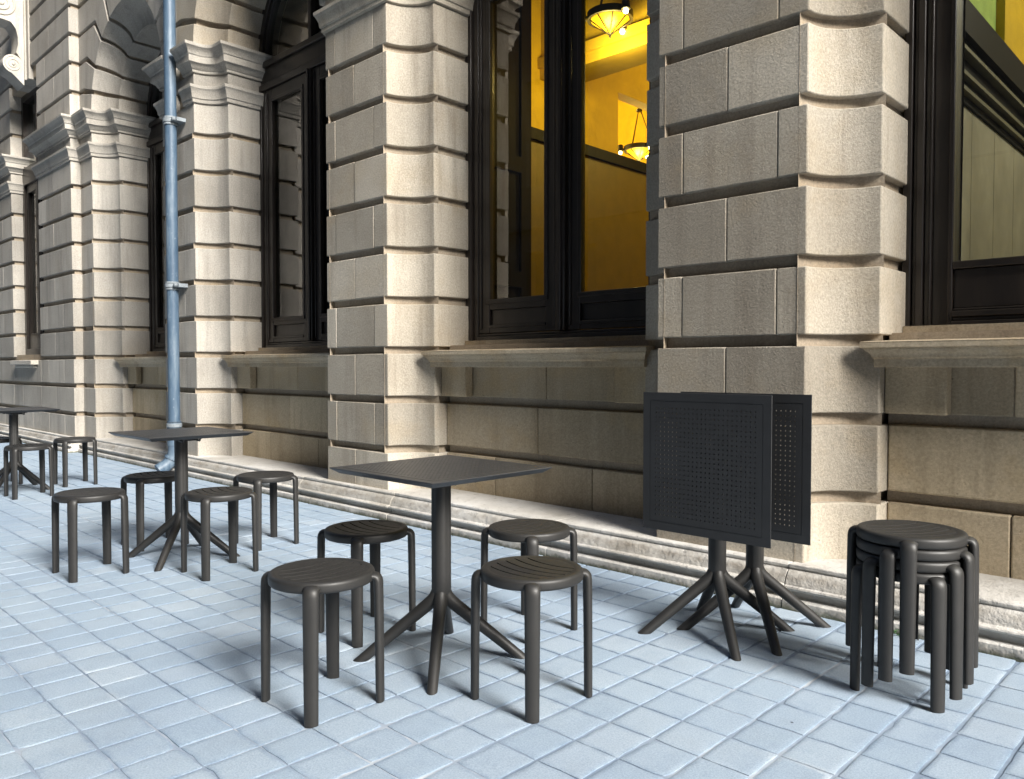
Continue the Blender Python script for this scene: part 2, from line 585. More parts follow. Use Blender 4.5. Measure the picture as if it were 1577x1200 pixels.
def pier(xL, xR, left='cove', right='cove', yf=Y0, cuts=None, gap=None, mat='stone'):
    mb = MB()
    cuts = cuts or ([], [])
    for k in range(len(TOPS)):
        z1 = TOPS[k] if k else 0.155
        z0 = (TOPS[k - 1] + 0.0) if k else 0.0
        if k == 0:
            continue
        zt = z1 - 0.0
        zb = z0
        # joint lies at the top of the course below: block runs from zb to zt - JH
        cs = cuts[k % 2]
        pl = plan(xL, xR, 0.0, left, right)
        for piece in (split_plan(pl, cs, yf) if cs else [pl]):
            mb.shade()
            dy, dz = random.uniform(-0.002, 0.002), random.uniform(-0.002, 0.002)     # hand-set stones
            mb.prism([(x, y + (dy if y < YB - 0.01 else 0)) for x, y in piece], (zb if k > 1 else 0.19) + dz, zt - JH + dz)
    mb.shade(0.5)
    pl = plan(xL, xR, 0.0, left, right)
    cs = cuts[0]
    for piece in (split_plan(pl, cs, yf) if cs else [pl]):
        mb.shade()
        mb.prism(piece, TOPS[9], 3.858)
    mb.shade()
    mb.prism(pl, 4.038, 4.163)
    o = mb.build('pier', M[mat], B, bevel=0.0065)
    core = MB()
    core.prism(plan(xL, xR, -JD, left, right), 0.02, ZS)
    core.build('joint_bed', M['joint'], o)
    for nm, prof in (('string_course', STRING), ('impost', IMPOST)):
        s = MB()
        if gap is None:
            sweep_band(s, prof, lambda p: plan(xL, xR, p, left, right))
        else:
            g0, g1 = gap
            def lp(p):
                a = cove_l(xL, p)
                return a + [(g0, Y0 - p), (g0, YB)]
            def rp(p):
                return [(g1, YB), (g1, Y0 - p)] + cove_r(xR, p)
            sweep_band(s, prof, lp)
            sweep_band(s, prof, rp)
        s.build(nm, M[mat], o, bevel=0.003, segs=1)
    return o

piers = [
    (1.55, 2.75, 'cove', 'cove', Y0, ([1.85, 2.4], [2.1]), None),
    (-2.439, -1.611, 'cove', 'cove', Y0, ([-2.286, -1.76], [-2.028]), None),
    (-5.667, -4.848, 'cove', 'cove', Y0, ([-5.53, -5.015], [-5.27]), None),
    (-8.90, -8.11, 'cove', 'cove', Y0, ([-8.62], [-8.36]), (-8.535, -8.325)),
    (-12.98, -11.11, 'pavilion', 'cove', PAV, ([-12.3], [-12.62, -11.95]), None),
    (-16.6, -14.36, 'flushpav', 'flush', PAV, ([-15.3], [-15.8, -14.9]), None),
]
for a in piers:
    pier(a[0], a[1], a[2], a[3], a[4], a[5], gap=a[6], mat='grey_stone' if a[0] < -8.5 else 'stone')

# --- arches: rings of voussoirs running into level courses
LEV = [ZS + 0.028, 4.77, 5.15, 5.525, 5.90]
def arch(xl_pier, xr_pier, xa, xb, yl=Y0):
    """xa/xb = arris x of the opening; courses reach to the pier centre lines xl_pier, xr_pier"""
    mb = MB()
    c, Ra = (xa + xb) / 2, (xb - xa) / 2
    Rc = Ra + RC
    ro = Rc + 0.36
    th = [0.0] + [math.asin((z - ZS) / ro) for z in LEV[1:4]] + [R(66)]
    kink = [0] + [ro] * 3 + [(LEV[4] - ZS) / math.sin(R(66))]
    prof = lambda d: [(Rc - d, Y0 + 0.0)]
    for inset, dst in ((0.0, mb),):
        for side in (-1, 1):
            xe = xl_pier if side < 0 else xr_pier
            for k in range(4):
                mb.shade()
                gp = JH / 2 / Rc
                t0 = th[k] + (0 if k == 0 else gp)
                t1 = th[k + 1] - gp
                zb, zt = (LEV[k] if k == 0 else LEV[k] + JH / 2), LEV[k + 1] - JH / 2
                n = 6
                cols = []
                for j in range(n + 1):
                    f = j / n
                    t = t0 + (t1 - t0) * f
                    zz = zb + (zt - zb) * f
                    # kink points on the joint lines
                    kz0, kz1 = zb, zt
                    kx0 = Rc * math.cos(t0) + 0.0 if k == 0 else (kz0 - ZS) / math.tan(t0)
                    kx1 = (kz1 - ZS) / math.tan(t1)
                    if k == 0:
                        kx0 = Rc + 0.36
                    mx, mz = kx0 + (kx1 - kx0) * f, kz0 + (kz1 - kz0) * f
                    def W(x, y, z):
                        return (c + side * x, y, z)
                    colv = [(xe, YB, zz), (xe, Y0, zz), W(mx, Y0, mz)]
                    for q in range(10):
                        a = (math.pi / 2) * q / 9
                        rr = Rc - RC * (1 - math.cos(a))
                        yy = Y0 + RC * math.sin(a)
                        colv.append(W(rr * math.cos(t), yy, ZS + rr * math.sin(t) + (0.028 if k == 0 and j == 0 else 0)))
                    colv.append(W(Ra * math.cos(t), YB, ZS + Ra * math.sin(t)))
                    colv.append(W(mx, YB, mz))
                    cols.append(colv)
                mb.loft(cols, caps=False)
                for cc in (cols[0], cols[-1]):
                    mb.face([cc[0], cc[1], cc[2], cc[-1]])
                    mb.face(cc[2:])
    # keystone
    mb.shade()
    t0, t1 = R(66) + JH / 2 / Rc, R(114) - JH / 2 / Rc
    cols = []
    for j in range(9):
        t = t0 + (t1 - t0) * j / 8
        zt = LEV[4] - JH / 2
        mx0 = (zt - ZS) / math.tan(t0)
        mx = mx0 * (1 - 2 * j / 8)
        colv = [(c + mx, YB, zt), (c + mx, Y0, zt)]
        for q in range(10):
            a = (math.pi / 2) * q / 9
            rr = Rc - RC * (1 - math.cos(a))
            colv.append((c + rr * math.cos(t), Y0 + RC * math.sin(a), ZS + rr * math.sin(t)))
        colv.append((c + Ra * math.cos(t), YB, ZS + Ra * math.sin(t)))
        cols.append(colv)
    mb.loft(cols, caps=True)
    o = mb.build('arch', M['grey_stone' if xa < -10 else 'stone'], B, bevel=0.0065)
    # joint bed behind the voussoirs
    cb = MB()
    n = 24
    cols = []
    d = JD
    for j in range(n + 1):
        t = math.pi * j / n
        colv = []
        x, z = math.cos(t), math.sin(t)
        ex = (xr_pier - c) if x >= 0 else (c - xl_pier)
        # outer point: on a box out to the pier centres and up to the top level
        s = min(ex / abs(x) if abs(x) > 1e-6 else 1e9, (LEV[4] - ZS) / z if z > 1e-6 else 1e9)
        colv.append((c + x * s, YB, ZS + z * s))
        colv.append((c + x * s, Y0 + d, ZS + z * s))
        for q in range(8):
            a = (math.pi / 2) * q / 7
            rr = Rc + d - (RC) * (1 - math.cos(a)) if q < 7 else Ra + d
            colv.append((c + x * rr, Y0 + d + RC * math.sin(a), ZS + z * rr))
        colv.append((c + x * (Ra + d), YB, ZS + z * (Ra + d)))
        cols.append(colv)
    cb.loft(cols, caps=True)
    cb.build('joint_bed', M['joint'], o)
    return o

arch(-2.025, 2.1, -1.361, 1.30)
arch(-5.2575, -2.025, -4.598, -2.689)
arch(-8.505, -5.2575, -7.86, -5.917)
arch(XP + 0.001, -8.505, -10.86, -9.15)

# --- upper courses above the arches, and the pavilion's courses
up = MB()
zz = LEV[4] + JH / 2
while zz < 9.0:
    xs = [XP + 0.001]
    while xs[-1] < 2.6:
        xs.append(min(2.75, xs[-1] + random.uniform(0.75, 1.1)))
    for a, b in zip(xs[:-1], xs[1:]):
        up.shade()
        up.box(a + 0.002, b - 0.002, Y0, YB, zz, zz + 0.376 - JH)
    zz += 0.376
uo = up.build('upper_wall', M['stone'], B, bevel=0.0065)
ub = MB()
ub.box(XP - 0.02, 2.74, Y0 + JD, YB - 0.01, LEV[4] - 0.01, 9.0)
ub.build('joint_bed', M['joint'], uo)

pw = MB()
HEAD = 5.36
lev2 = LEV[:]
while lev2[-1] < 9.0:
    lev2.append(lev2[-1] + 0.376)
for k in range(len(lev2) - 1):
    z0, z1 = lev2[k] + (0 if k == 0 else JH / 2), lev2[k + 1] - JH / 2
    if z0 < HEAD - 0.05:
        spans = [(-12.98, -12.2), (-12.196, XP)] if k % 2 else [(-12.98, -12.6), (-12.596, XP)]
        spans += [(-16.6, -15.2), (-15.196, -14.36)]
    else:
        spans = [(-13.38, -12.4), (-12.396, XP), (-16.6, -15.1), (-15.096, -13.96)] if k % 2 else [(-13.38, -12.75), (-12.746, XP), (-16.6, -14.8), (-14.796, -13.96)]
    for a, b in spans:
        pw.shade()
        pw.box(a, b, PAV, YB, z0, z1)
# keystone slab panel over the pavilion window
pw.shade(0.4)
for a, b, d in ((-13.96, -13.74, 0.02), (-13.74, -13.36, 0.045), (-13.36, -13.26, 0.02)):
    pw.box(a, b, PAV - d, YB, HEAD, 8.4)
po = pw.build('pavilion_wall', M['grey_stone'], B, bevel=0.0065)
pb = MB()
pb.box(-12.94, XP - JD, PAV + JD, YB - 0.01, ZS - 0.05, 9.0)
pb.box(-16.56, -14.40, PAV + JD, YB - 0.01, ZS - 0.05, 9.0)
pb.box(-14.42, -12.92, PAV + JD, YB - 0.02, HEAD + 0.02, 9.0)
pb.build('joint_bed', M['joint'], po)

# --- scrolled console over the pavilion window
def console():
    x0, x1 = -13.72, -13.38
    side = []
    yb = PAV - 0.045
    # outline in (y, z): small lower volute, S-curve neck, big upper volute, top slab
    pts = [(yb, 5.28)]
    cz, cy, r = 5.56, yb - 0.14, 0.135
    for k in range(14):
        a = R(-100 - 17 * k)
        pts.append((cy + r * math.cos(a), cz + r * math.sin(a)))
    pts += [(yb - 0.10, 5.74), (yb - 0.075, 5.85), (yb - 0.075, 5.97), (yb - 0.10, 6.08), (yb - 0.16, 6.16)]
    cz2, cy2, r2 = 6.42, yb - 0.27, 0.25
    for k in range(12):
        a = R(-85 - 17 * k)
        pts.append((cy2 + r2 * math.cos(a), cz2 + r2 * math.sin(a)))
    pts += [(yb - 0.2, 6.70), (yb, 6.70)]
    mb = MB()
    mb.shade(0.8)
    mb.loft([[(x0, y, z) for y, z in pts], [(x1, y, z) for y, z in pts]])
    # raised spirals on both cheeks
    for (yy, zz, r, turns) in ((cy, cz, 0.115, 2.2), (cy2, cz2, 0.215, 2.6)):
        for x in (x0, x1):
            path = []
            n = 60
            for k in range(n + 1):
                f = k / n
                a = R(90) + f * turns * 2 * math.pi
                rr = r * (1 - 0.88 * f)
                path.append((x, yy + rr * math.cos(a), zz + rr * math.sin(a)))
            mb.tube(path, r * 0.085, 8, frame=(1, 0, 0))
            mb.tube([(x - 0.018, yy, zz), (x + 0.018, yy, zz)], r * 0.16, 10)
    return mb
console().build('scroll_bracket', M['grey_stone'], B, bevel=0.006)

# --- moulded plinth
def plinth_profile(yF):
    return [(yF, -0.05), (yF - 0.004, 0.0), (yF, 0.042), (yF + 0.008, 0.050), (yF + 0.042, 0.052), (yF + 0.044, 0.086), (yF + 0.016, 0.088), (yF + 0.006, 0.096), (yF + 0.010, 0.106),
            (yF + 0.030, 0.110), (yF + 0.034, 0.125), (yF + 0.044, 0.148), (yF + 0.060, 0.166), (yF + 0.074, 0.174), (yF + 0.078, 0.178), (yF + 0.070, 0.181), (yF + 0.070, 0.195), (yF + 0.076, 0.200)]
pm = MB()
for yF, xa, xb in ((3.54, XP + 0.0, 3.2), (3.42, -17.0, XP + 0.12)):
    x = xa
    while x < xb - 0.01:
        xe = min(xb, x + random.uniform(1.15, 1.6))
        if xb - xe < 0.5:
            xe = xb
        pm.shade()
        dy = random.uniform(-0.003, 0.003)
        pr = plinth_profile(yF + dy) + [(4.3, 0.204), (4.3, -0.05)]
        pm.loft([[(x + 0.0015, y, z) for y, z in pr], [(xe - 0.0015, y, z) for y, z in pr]])
        x = xe
pm.build('plinth', M['plinth'], B, bevel=0.004)

# --- aprons under the windows, sills, little pads under the sill ends
YA = 4.03
def apron(xa, xb, joints):
    mb = MB()
    e = 0.0
    for k, (z0, z1) in enumerate(((0.19, TOPS[1] - JH), (TOPS[1], TOPS[2] - JH), (TOPS[2], 1.15))):
        xs = [xa + 0.001] + joints[k] + [xb - 0.001]
        for a, b in zip(xs[:-1], xs[1:]):
            mb.shade()
            mb.box(a + 0.002, b - 0.002, YA if k < 2 else YA + 0.03, YB - 0.05, z0, z1)
    mb.shade(0.6)
    # pads under the sill ends
    for a, b in ((xa + 0.002, xa + 0.275), (xb - 0.275, xb - 0.002)):
        mb.box(a, b, YA - 0.055, YA + 0.02, TOPS[2], 1.145)
    o = mb.build('apron_wall', M['apron_stone'], B, bevel=0.008)
    c = MB()
    c.box(xa - 0.01, xb + 0.01, YA + JD, YB - 0.06, 0.05, 1.30)
    c.build('joint_bed', M['joint'], o)
    s = MB()
    s.shade(0.7)
    yw = 3.83
    prof = [(YA + 0.1, 1.133), (yw + 0.050, 1.133), (yw + 0.048, 1.174), (yw + 0.040, 1.178), (yw + 0.039, 1.184), (yw + 0.036, 1.193), (yw + 0.027, 1.203), (yw + 0.017, 1.210), (yw + 0.013, 1.217), (yw + 0.012, 1.222), (yw, 1.223), (yw - 0.001, 1.250), (yw + 0.004, 1.254), (4.22, 1.272), (4.22, 1.338), (4.33, 1.34), (4.33, 1.133)]
    # ends return over the coves, mitred
    rings = []
    ex = 0.065
    for x, sg in ((xa, -1), (xb, 1)):
        ring = []
        for y, z in prof:
            back = max(0.0, min(0.05, y - yw))
            if y > 4.1:
                ring.append((x - sg * 0.001, y, z))
            else:
                ring.append((x + sg * (ex - back), y, z))
        rings.append(ring)
    s.loft(rings)
    s.build('sill', M['trim_stone'], B, bevel=0.003, segs=1)
    return o

apron(-1.361, 1.30, ([-0.8366, 0.3], [0.1], [-0.838, 0.5]))
apron(-4.598, -2.689, ([-4.071, -3.177], [-3.6525], [-3.6]))
apron(-7.86, -5.917, ([-7.3, -6.4], [-6.9], [-6.8]))
apron(-10.86, -9.15, ([-10.3], [-9.8], [-10.1]))
# pavilion window: wall under it is flush with the front
pa = MB()
for z0, z1, js in ((0.19, TOPS[1] - JH, [-13.4]), (TOPS[1], TOPS[2] - JH, [-13.9]), (TOPS[2], TOPS[3] - JH, [-13.6])):
    xs = [-14.36] + js + [-12.98]
    for a, b in zip(xs[:-1], xs[1:]):
        pa.shade()
        pa.box(a + 0.002, b - 0.002, PAV, YB, z0, z1)
pao = pa.build('apron_wall', M['grey_stone'], B, bevel=0.008)
pc = MB()
pc.box(-14.4, -12.94, PAV + JD, YB - 0.06, 0.05, 1.32)
pc.build('joint_bed', M['joint'], pao)
ps = MB()
ps.shade(0.9)
ps.box(-14.18, -13.10, 3.44, 3.80, 1.165, 1.235)
ps.box(-14.10, -13.18, 3.49, 3.80, 1.12, 1.165)
ps.build('sill', M['grey_stone'], B, bevel=0.01)

# --- windows
ZW, ZT0, ZT1 = 1.336, 4.05, 4.345
YW = 4.26
def bar(mb, x0, x1, z0, z1, y0, y1):
    mb.box(x0, x1, y0, y1, z0, z1)

def arc_strip(mb, c, zs, r0, r1, y0, y1, a0=0, a1=180, n=32):
    rings = []
    for k in range(n + 1):
        a = R(a0 + (a1 - a0) * k / n)
        ca, sa = math.cos(a), math.sin(a)
        rings.append([(c + r0 * ca, y0, zs + r0 * sa), (c + r1 * ca, y0, zs + r1 * sa), (c + r1 * ca, y1, zs + r1 * sa), (c + r0 * ca, y1, zs + r0 * sa)])
    mb.loft(rings)

def window(xa, xb):
    Wd = xb - xa
    c = (xa + xb) / 2
    f = MB()
    z = ZW
    e = 0.004
    # outer frame: stepped mouldings
    for (o0, o1, ya, yb2) in ((0.0, 0.030, YW, 4.42), (0.030, 0.062, YW + 0.022, 4.42), (0.062, 0.100, YW + 0.012, 4.42)):
        bar(f, xa - 0.03 + o0 if o0 == 0 else xa + o0, xa + o1, z, ZT0, ya, yb2)
        bar(f, xb - o1, xb + 0.03 - o0 if o0 == 0 else xb - o0, z, ZT0, ya, yb2)
    bar(f, xa + 0.1, xb - 0.1, z, z + 0.035, YW, 4.42)
    bar(f, xa + 0.1, xb - 0.1, z + 0.035, z + 0.055, YW + 0.02, 4.42)
    # transom beam with mouldings
    bar(f, xa - 0.03, xb + 0.03, ZT0, ZT0 + 0.07, YW - 0.005, 4.42)
    bar(f, xa - 0.03, xb + 0.03, ZT0 + 0.07, ZT1 - 0.06, YW + 0.02, 4.42)
    bar(f, xa - 0.03, xb + 0.03, ZT1 - 0.06, ZT1, YW - 0.012, 4.42)
    # centre post
    bar(f, c - 0.042, c + 0.042, z + 0.055, ZT0, YW - 0.012, 4.42)
    bar(f, c - 0.018, c + 0.018, z + 0.055, ZT0, YW - 0.026, YW - 0.012)
    # arched head frame
    Rr = Wd / 2
    arc_strip(f, c, ZT1 + 0.07, Rr - 0.06, Rr + 0.04, YW, 4.42)
    arc_strip(f, c, ZT1 + 0.07, Rr - 0.10, Rr - 0.06, YW + 0.022, 4.42)
    bar(f, xa - 0.03, xa + 0.10, ZT1, ZT1 + 0.075, YW + 0.004, 4.42)
    bar(f, xb - 0.10, xb + 0.03, ZT1, ZT1 + 0.075, YW + 0.004, 4.42)
    bar(f, c - 0.028, c + 0.028, ZT1, ZT1 + 0.07 + Rr - 0.08, YW + 0.01, 4.40)
    fo = f.build('window', M['frame'], B, smooth=40, bevel=0.006)
    # two sashes
    for s0, s1 in ((xa + 0.102, c - 0.044), (c + 0.044, xb - 0.102)):
        s = MB()
        zb, zt = z + 0.058, ZT0 - 0.004
        gz0, gz1 = 1.648, ZT0 - 0.135
        st = 0.115
        for a, b in ((s0, s0 + st), (s1 - st, s1)):
            bar(s, a, b, zb, zt, YW + 0.020, YW + 0.075)
        bar(s, s0 + st, s1 - st, zt - 0.12, zt, YW + 0.022, YW + 0.074)
        bar(s, s0 + st, s1 - st, gz0 - 0.075, gz0 - 0.014, YW + 0.022, YW + 0.074)
        bar(s, s0 + st, s1 - st, zb, zb + 0.045, YW + 0.022, YW + 0.074)
        bar(s, s0 + st, s1 - st, zb + 0.045, gz0 - 0.075, YW + 0.042, YW + 0.070)       # kick panel
        # raised bolection mouldings on the stiles
        for a, b in ((s0 + 0.018, s0 + 0.036), (s1 - 0.036, s1 - 0.018)):
            bar(s, a, b, zb + 0.03, zt - 0.03, YW + 0.008, YW + 0.022)
        m0, m1 = s0 + st - 0.022, s1 - st + 0.022
        bar(s, m0, s0 + st + 0.012, gz0 - 0.014, gz1 + 0.014, YW + 0.012, YW + 0.05)
        bar(s, s1 - st - 0.012, m1, gz0 - 0.014, gz1 + 0.014, YW + 0.012, YW + 0.05)
        bar(s, m0, m1, gz0 - 0.030, gz0 + 0.004, YW + 0.011, YW + 0.051)
        bar(s, m0, m1, gz1 - 0.004, gz1 + 0.03, YW + 0.011, YW + 0.051)
        bar(s, s0 + st, s1 - st, zb + 0.040, zb + 0.062, YW + 0.014, YW + 0.05)
        s.build('sash', M['frame'], fo, smooth=40, bevel=0.004)
        p = MB()
        bar(p, s0 + st - 0.01, s1 - st + 0.01, gz0 - 0.02, gz1 + 0.02, YW + 0.053, YW + 0.059)
        p.build('pane', M['glass'], fo, smooth=0)
    # fanlight glass
    n = 32
    rr = Rr - 0.08
    pl = [(c + rr * math.cos(math.pi * k / n), ZT1 + 0.07 + rr * math.sin(math.pi * k / n)) for k in range(n + 1)]
    pl = [(c + rr, ZT1 - 0.01)] + pl + [(c - rr, ZT1 - 0.01)]
    p = MB()
    p.loft([[(x, YW + 0.06, zz) for x, zz in pl], [(x, YW + 0.066, zz) for x, zz in pl]])
    p.build('pane', M['glass'], fo, smooth=0)
    return fo

window(-4.598, -2.689)
window(-7.86, -5.917)
window(-10.86, -9.15)

def wide_window(xa, xb):
    """the bay at the right edge of the photo: one big sash beside the pier, more out of frame"""
    f = MB()
    z, zt = ZW, ZT0
    for (o0, o1, ya) in ((-0.02, 0.020, YW), (0.020, 0.040, YW + 0.024), (0.040, 0.075, YW + 0.008), (0.075, 0.100, YW + 0.028), (0.100, 0.112, YW + 0.014), (0.112, 0.185, YW + 0.034), (0.185, 0.208, YW + 0.018)):
        for s in (0, 1):
            a, b = (xa + o0, xa + o1) if s == 0 else (xb - o1, xb - o0)
            bar(f, a, b, z, zt, ya, 4.42)
    x0, x1 = xa + 0.208, xb - 0.208
    for (z0, z1, ya) in ((z, z + 0.022, YW), (z + 0.022, z + 0.042, YW + 0.024), (z + 0.042, z + 0.072, YW + 0.008), (z + 0.072, z + 0.085, YW + 0.028), (z + 0.085, z + 0.275, YW + 0.040), (z + 0.275, z + 0.312, YW + 0.018)):
        bar(f, x0, x1, z0, z1, ya, 4.42)
    bar(f, x0, x1, zt - 0.15, zt, YW + 0.02, 4.42)
    bar(f, xa - 0.02, xb + 0.02, zt, ZT1, YW - 0.01, 4.42)
    c = (xa + xb) / 2
    bar(f, c - 0.08, c + 0.08, z + 0.312, zt - 0.15, YW + 0.01, 4.42)
    fo = f.build('window', M['frame'], B, smooth=40, bevel=0.005)
    p = MB()
    bar(p, x0 - 0.01, c - 0.06, z + 0.30, zt - 0.14, YW + 0.055, YW + 0.061)
    p.build('pane', M['glass'], fo, smooth=0)
    p = MB()
    bar(p, c + 0.06, x1 + 0.01, z + 0.30, zt - 0.14, YW + 0.055, YW + 0.061)
    p.build('pane', M['glass'], fo, smooth=0)
    arcp = MB()
    Rr = (xb - xa) / 2
    pl = [(c + Rr * math.cos(math.pi * k / 24), ZT1 + 0.01 + Rr * math.sin(math.pi * k / 24)) for k in range(25)]
    arcp.loft([[(x, YW + 0.06, zz) for x, zz in pl], [(x, YW + 0.066, zz) for x, zz in pl]])
    arcp.build('pane', M['glass'], fo, smooth=0)
wide_window(-1.361, 1.30)

def pavilion_window():
    xa, xb, y = -14.36, -12.98, 3.70
    f = MB()
    z = 1.30
    for a, b in ((xa - 0.03, xa + 0.09), (xb - 0.09, xb + 0.03)):
        bar(f, a, b, z, HEAD + 0.02, y, y + 0.16)
    bar(f, xa + 0.09, xb - 0.09, z, z + 0.12, y, y + 0.16)
    bar(f, xa + 0.09, xb - 0.09, HEAD - 0.08, HEAD + 0.02, y, y + 0.16)
    bar(f, xa + 0.09, xb - 0.09, 3.98, 4.25, y - 0.015, y + 0.16)
    c = (xa + xb) / 2
    bar(f, c - 0.05, c + 0.05, z + 0.12, 3.98, y + 0.01, y + 0.16)
    bar(f, c - 0.03, c + 0.03, 4.25, HEAD - 0.08, y + 0.01, y + 0.16)
    for a, b in ((xa + 0.09, xa + 0.17), (c - 0.13, c - 0.05), (c + 0.05, c + 0.13), (xb - 0.17, xb - 0.09)):
        bar(f, a, b, z + 0.12, 3.98, y + 0.03, y + 0.12)
    for a, b in ((xa + 0.17, c - 0.13), (c + 0.13, xb - 0.17)):
        bar(f, a, b, z + 0.12, z + 0.36, y + 0.03, y + 0.12)
        bar(f, a, b, 3.86, 3.98, y + 0.03, y + 0.12)
    fo = f.build('window', M['frame'], B, smooth=40, bevel=0.006)
    for z0, z1 in ((z + 0.3, 3.9), (4.2, HEAD - 0.06)):
        p = MB()
        bar(p, xa + 0.08, c - 0.03, z0, z1, y + 0.07, y + 0.076)
        bar(p, c + 0.03, xb - 0.08, z0, z1, y + 0.07, y + 0.076)
        p.build('pane', M['glass'], fo, smooth=0)
pavilion_window()

# --- rooms behind the windows
def slab(name, mat, parts):
    mb = MB()
    for p in parts:
        mb.box(*p)
    return mb.build(name, mat, B, smooth=0)
ZF, ZC = 0.9, 5.55
slab('room_floor', M['rail'], [(-16, 3.2, YB + 0.005, 11.2, ZF - 0.1, ZF)])
slab('room_ceiling', M['cream'], [(-16, 3.2, YB + 0.005, 11.2, ZC, ZC + 0.2)])
# left cross wall of the lit room: dado, rail, upper wall with a tall opening
slab('dado_wall', M['ochre_wall'], [(-5.55, -5.4, YB + 0.005, 11, ZF, 3.40)])
slab('shutter_panel', M['shutter'], [(-5.40, -5.30, YB + 0.005, 5.72, ZF, ZC), (-5.30, -5.27, YB + 0.05, 4.62, ZF, ZC), (-5.30, -5.27, 5.58, 5.72, ZF, ZC), (-5.30, -5.27, 4.62, 5.58, 1.9, 2.05), (-5.30, -5.27, 4.62, 5.58, 3.0, 3.15)])
slab('dado_rail', M['rail'], [(-5.57, -5.36, YB + 0.005, 11, 3.40, 3.51)])
slab('room_wall', M['yellow_wall'], [(-5.55, -5.4, YB + 0.005, 7.30, 3.51, ZC), (-5.55, -5.4, 7.30, 11, 4.22, ZC), (-5.55, -5.4, 8.9, 11, 3.51, 4.22),
                                     (-5.4, -1.75, 10.85, 11, ZF, ZC), (-8.6, -5.55, 10.0, 10.1, ZF, ZC), (-8.7, -8.6, 6.5, 10.1, ZF, ZC), (-8.6, -5.55, 6.42, 6.5, ZF, ZC)])
slab('ceiling_beam', M['cream'], [(-5.4, -1.78, 6.0, 6.35, 4.22, ZC), (-5.4, -1.78, 5.95, 6.40, 4.12, 4.22), (-5.4, -1.78, 5.985, 6.365, 4.02, 4.12), (-5.4, -5.30, 4.49, 6.0, 4.9, 5.1), (-5.4, -5.24, 4.49, 6.0, 5.1, 5.25)])
# dark rooms further left
slab('dark_wall', M['dark_room'], [(-16, -5.57, 6.30, 6.40, ZF, ZC), (-8.6, -8.5, YB + 0.005, 6.3, ZF, ZC), (-16.1, -16, YB + 0.005, 6.4, ZF, ZC)])
# right room: panelled cross wall under a deep dark cornice
XR0 = -1.6
slab('room_panel', M['panel_wall'], [(XR0 - 0.15, XR0, 4.49 + 0.62 * k + 0.004, 4.49 + 0.62 * (k + 1) - 0.004, ZF, 2.94) for k in range(10)])
slab('cornice', M['rail'], [(XR0 - 0.15, XR0 + 0.02, 4.49, 10.85, 2.94, 3.00), (XR0 - 0.15, XR0 + 0.05, 4.49, 10.85, 3.00, 3.06), (XR0 - 0.15, XR0 + 0.08, 4.49, 10.85, 3.06, 3.16), (XR0 - 0.15, XR0 + 0.12, 4.49, 10.85, 3.16, 3.22), (XR0 - 0.15, XR0 + 0.16, 4.49, 10.85, 3.22, 3.43)])
slab('cornice_highlight', M['highlight_fillet'], [(XR0 + 0.02, XR0 + 0.06, 4.49, 10.85, 2.985, 3.012), (XR0 + 0.05, XR0 + 0.09, 4.49, 10.85, 3.05, 3.075), (XR0 + 0.08, XR0 + 0.135, 4.49, 10.85, 3.15, 3.175)])
slab('upper_room_wall', M['green_lit_wall'], [(XR0 - 0.15, XR0, 4.49, 6.95, 3.43, ZC), ])
slab('back_wall', M['panel_wall'], [(XR0, 3.1, 9.0, 9.15, ZF, ZC), (3.1, 3.2, 4.49, 9.15, ZF, ZC)])
slab('yellow_column', M['yellow_wall'], [(XR0 - 0.15, XR0 + 0.06, 6.95, 10.85, 3.43, ZC)])

def room_light(x, y, z, e, c, r=0.15):
    l = bpy.data.lights.new('chandelier_or_fill', 'POINT')
    l.energy = e
    l.color = c
    l.shadow_soft_size = r
    o = bpy.data.objects.new('chandelier_or_fill', l)
    o.location = (x, y, z)
    col.objects.link(o)
    return o

# --- chandeliers hanging in the lit rooms
def chandelier(name_loc, label, energy, s=1.0, ring=0.19):
    t = empty('chandelier', name_loc)
    t.scale = (s, s, s)
    tag(t, label, 'chandelier', 'lit chandeliers inside the windows')
    k = MB()
    k.lathe([(ring - 0.012, -0.03), (ring + 0.012, -0.03), (ring + 0.012, 0.03), (ring - 0.012, 0.03)], 40)
    k.build('ring', M['iron'], t)
    b = MB()
    b.lathe([(0.0, -0.155), (ring - 0.02, -0.03), (ring - 0.02, -0.02), (0.0, -0.12)], 24)
    bo = b.build('bowl', M['bowl'], t)
    rb = MB()
    for j in range(8):
        a = 2 * math.pi * j / 8
        rb.tube([(0, 0, -0.163), ((ring - 0.012) * math.cos(a), (ring - 0.012) * math.sin(a), -0.03)], 0.005, 6)
    rb.tube([(0, 0, -0.185), (0, 0, -0.15)], [0.006, 0.018], 8)
    rb.build('rib', M['iron'], bo)
    for j in range(3):
        a = R(100 + 120 * j)
        lx, ly = (ring + 0.055) * math.cos(a), (ring + 0.055) * math.sin(a)
        c = MB()
        c.tube([(lx * 0.8, ly * 0.8, 0), (lx, ly, 0)], 0.012, 8)
        c.tube([(lx, ly, 0.055), (lx, ly, -0.03)], [0.032, 0.040], 14)
        lo = c.build('lamp', M['iron'], t)
        q = MB()
        q.tube([(lx, ly, -0.03), (lx, ly, -0.045), (lx, ly, -0.062), (lx, ly, -0.070)], [0.018, 0.024, 0.018, 0.004], 12)
        q.build('bulb', M['bulb'], lo)
    r = MB()
    for j in range(3):
        a = R(40 + 120 * j)
        r.tube([(ring * math.cos(a), ring * math.sin(a), 0.02), (0.02 * math.cos(a), 0.02 * math.sin(a), 0.50)], 0.006, 6)
    r.tube([(0, 0, 0.49), (0, 0, 0.52)], 0.04, 12)
    r.tube([(0, 0, 0.52), (0, 0, (ZC - name_loc[2]) / s)], 0.008, 6)
    r.build('hanging_rod', M['iron'], t)
    room_light(name_loc[0], name_loc[1], name_loc[2] - 0.30, energy, (1.0, 0.74, 0.22), 0.12)
    return t
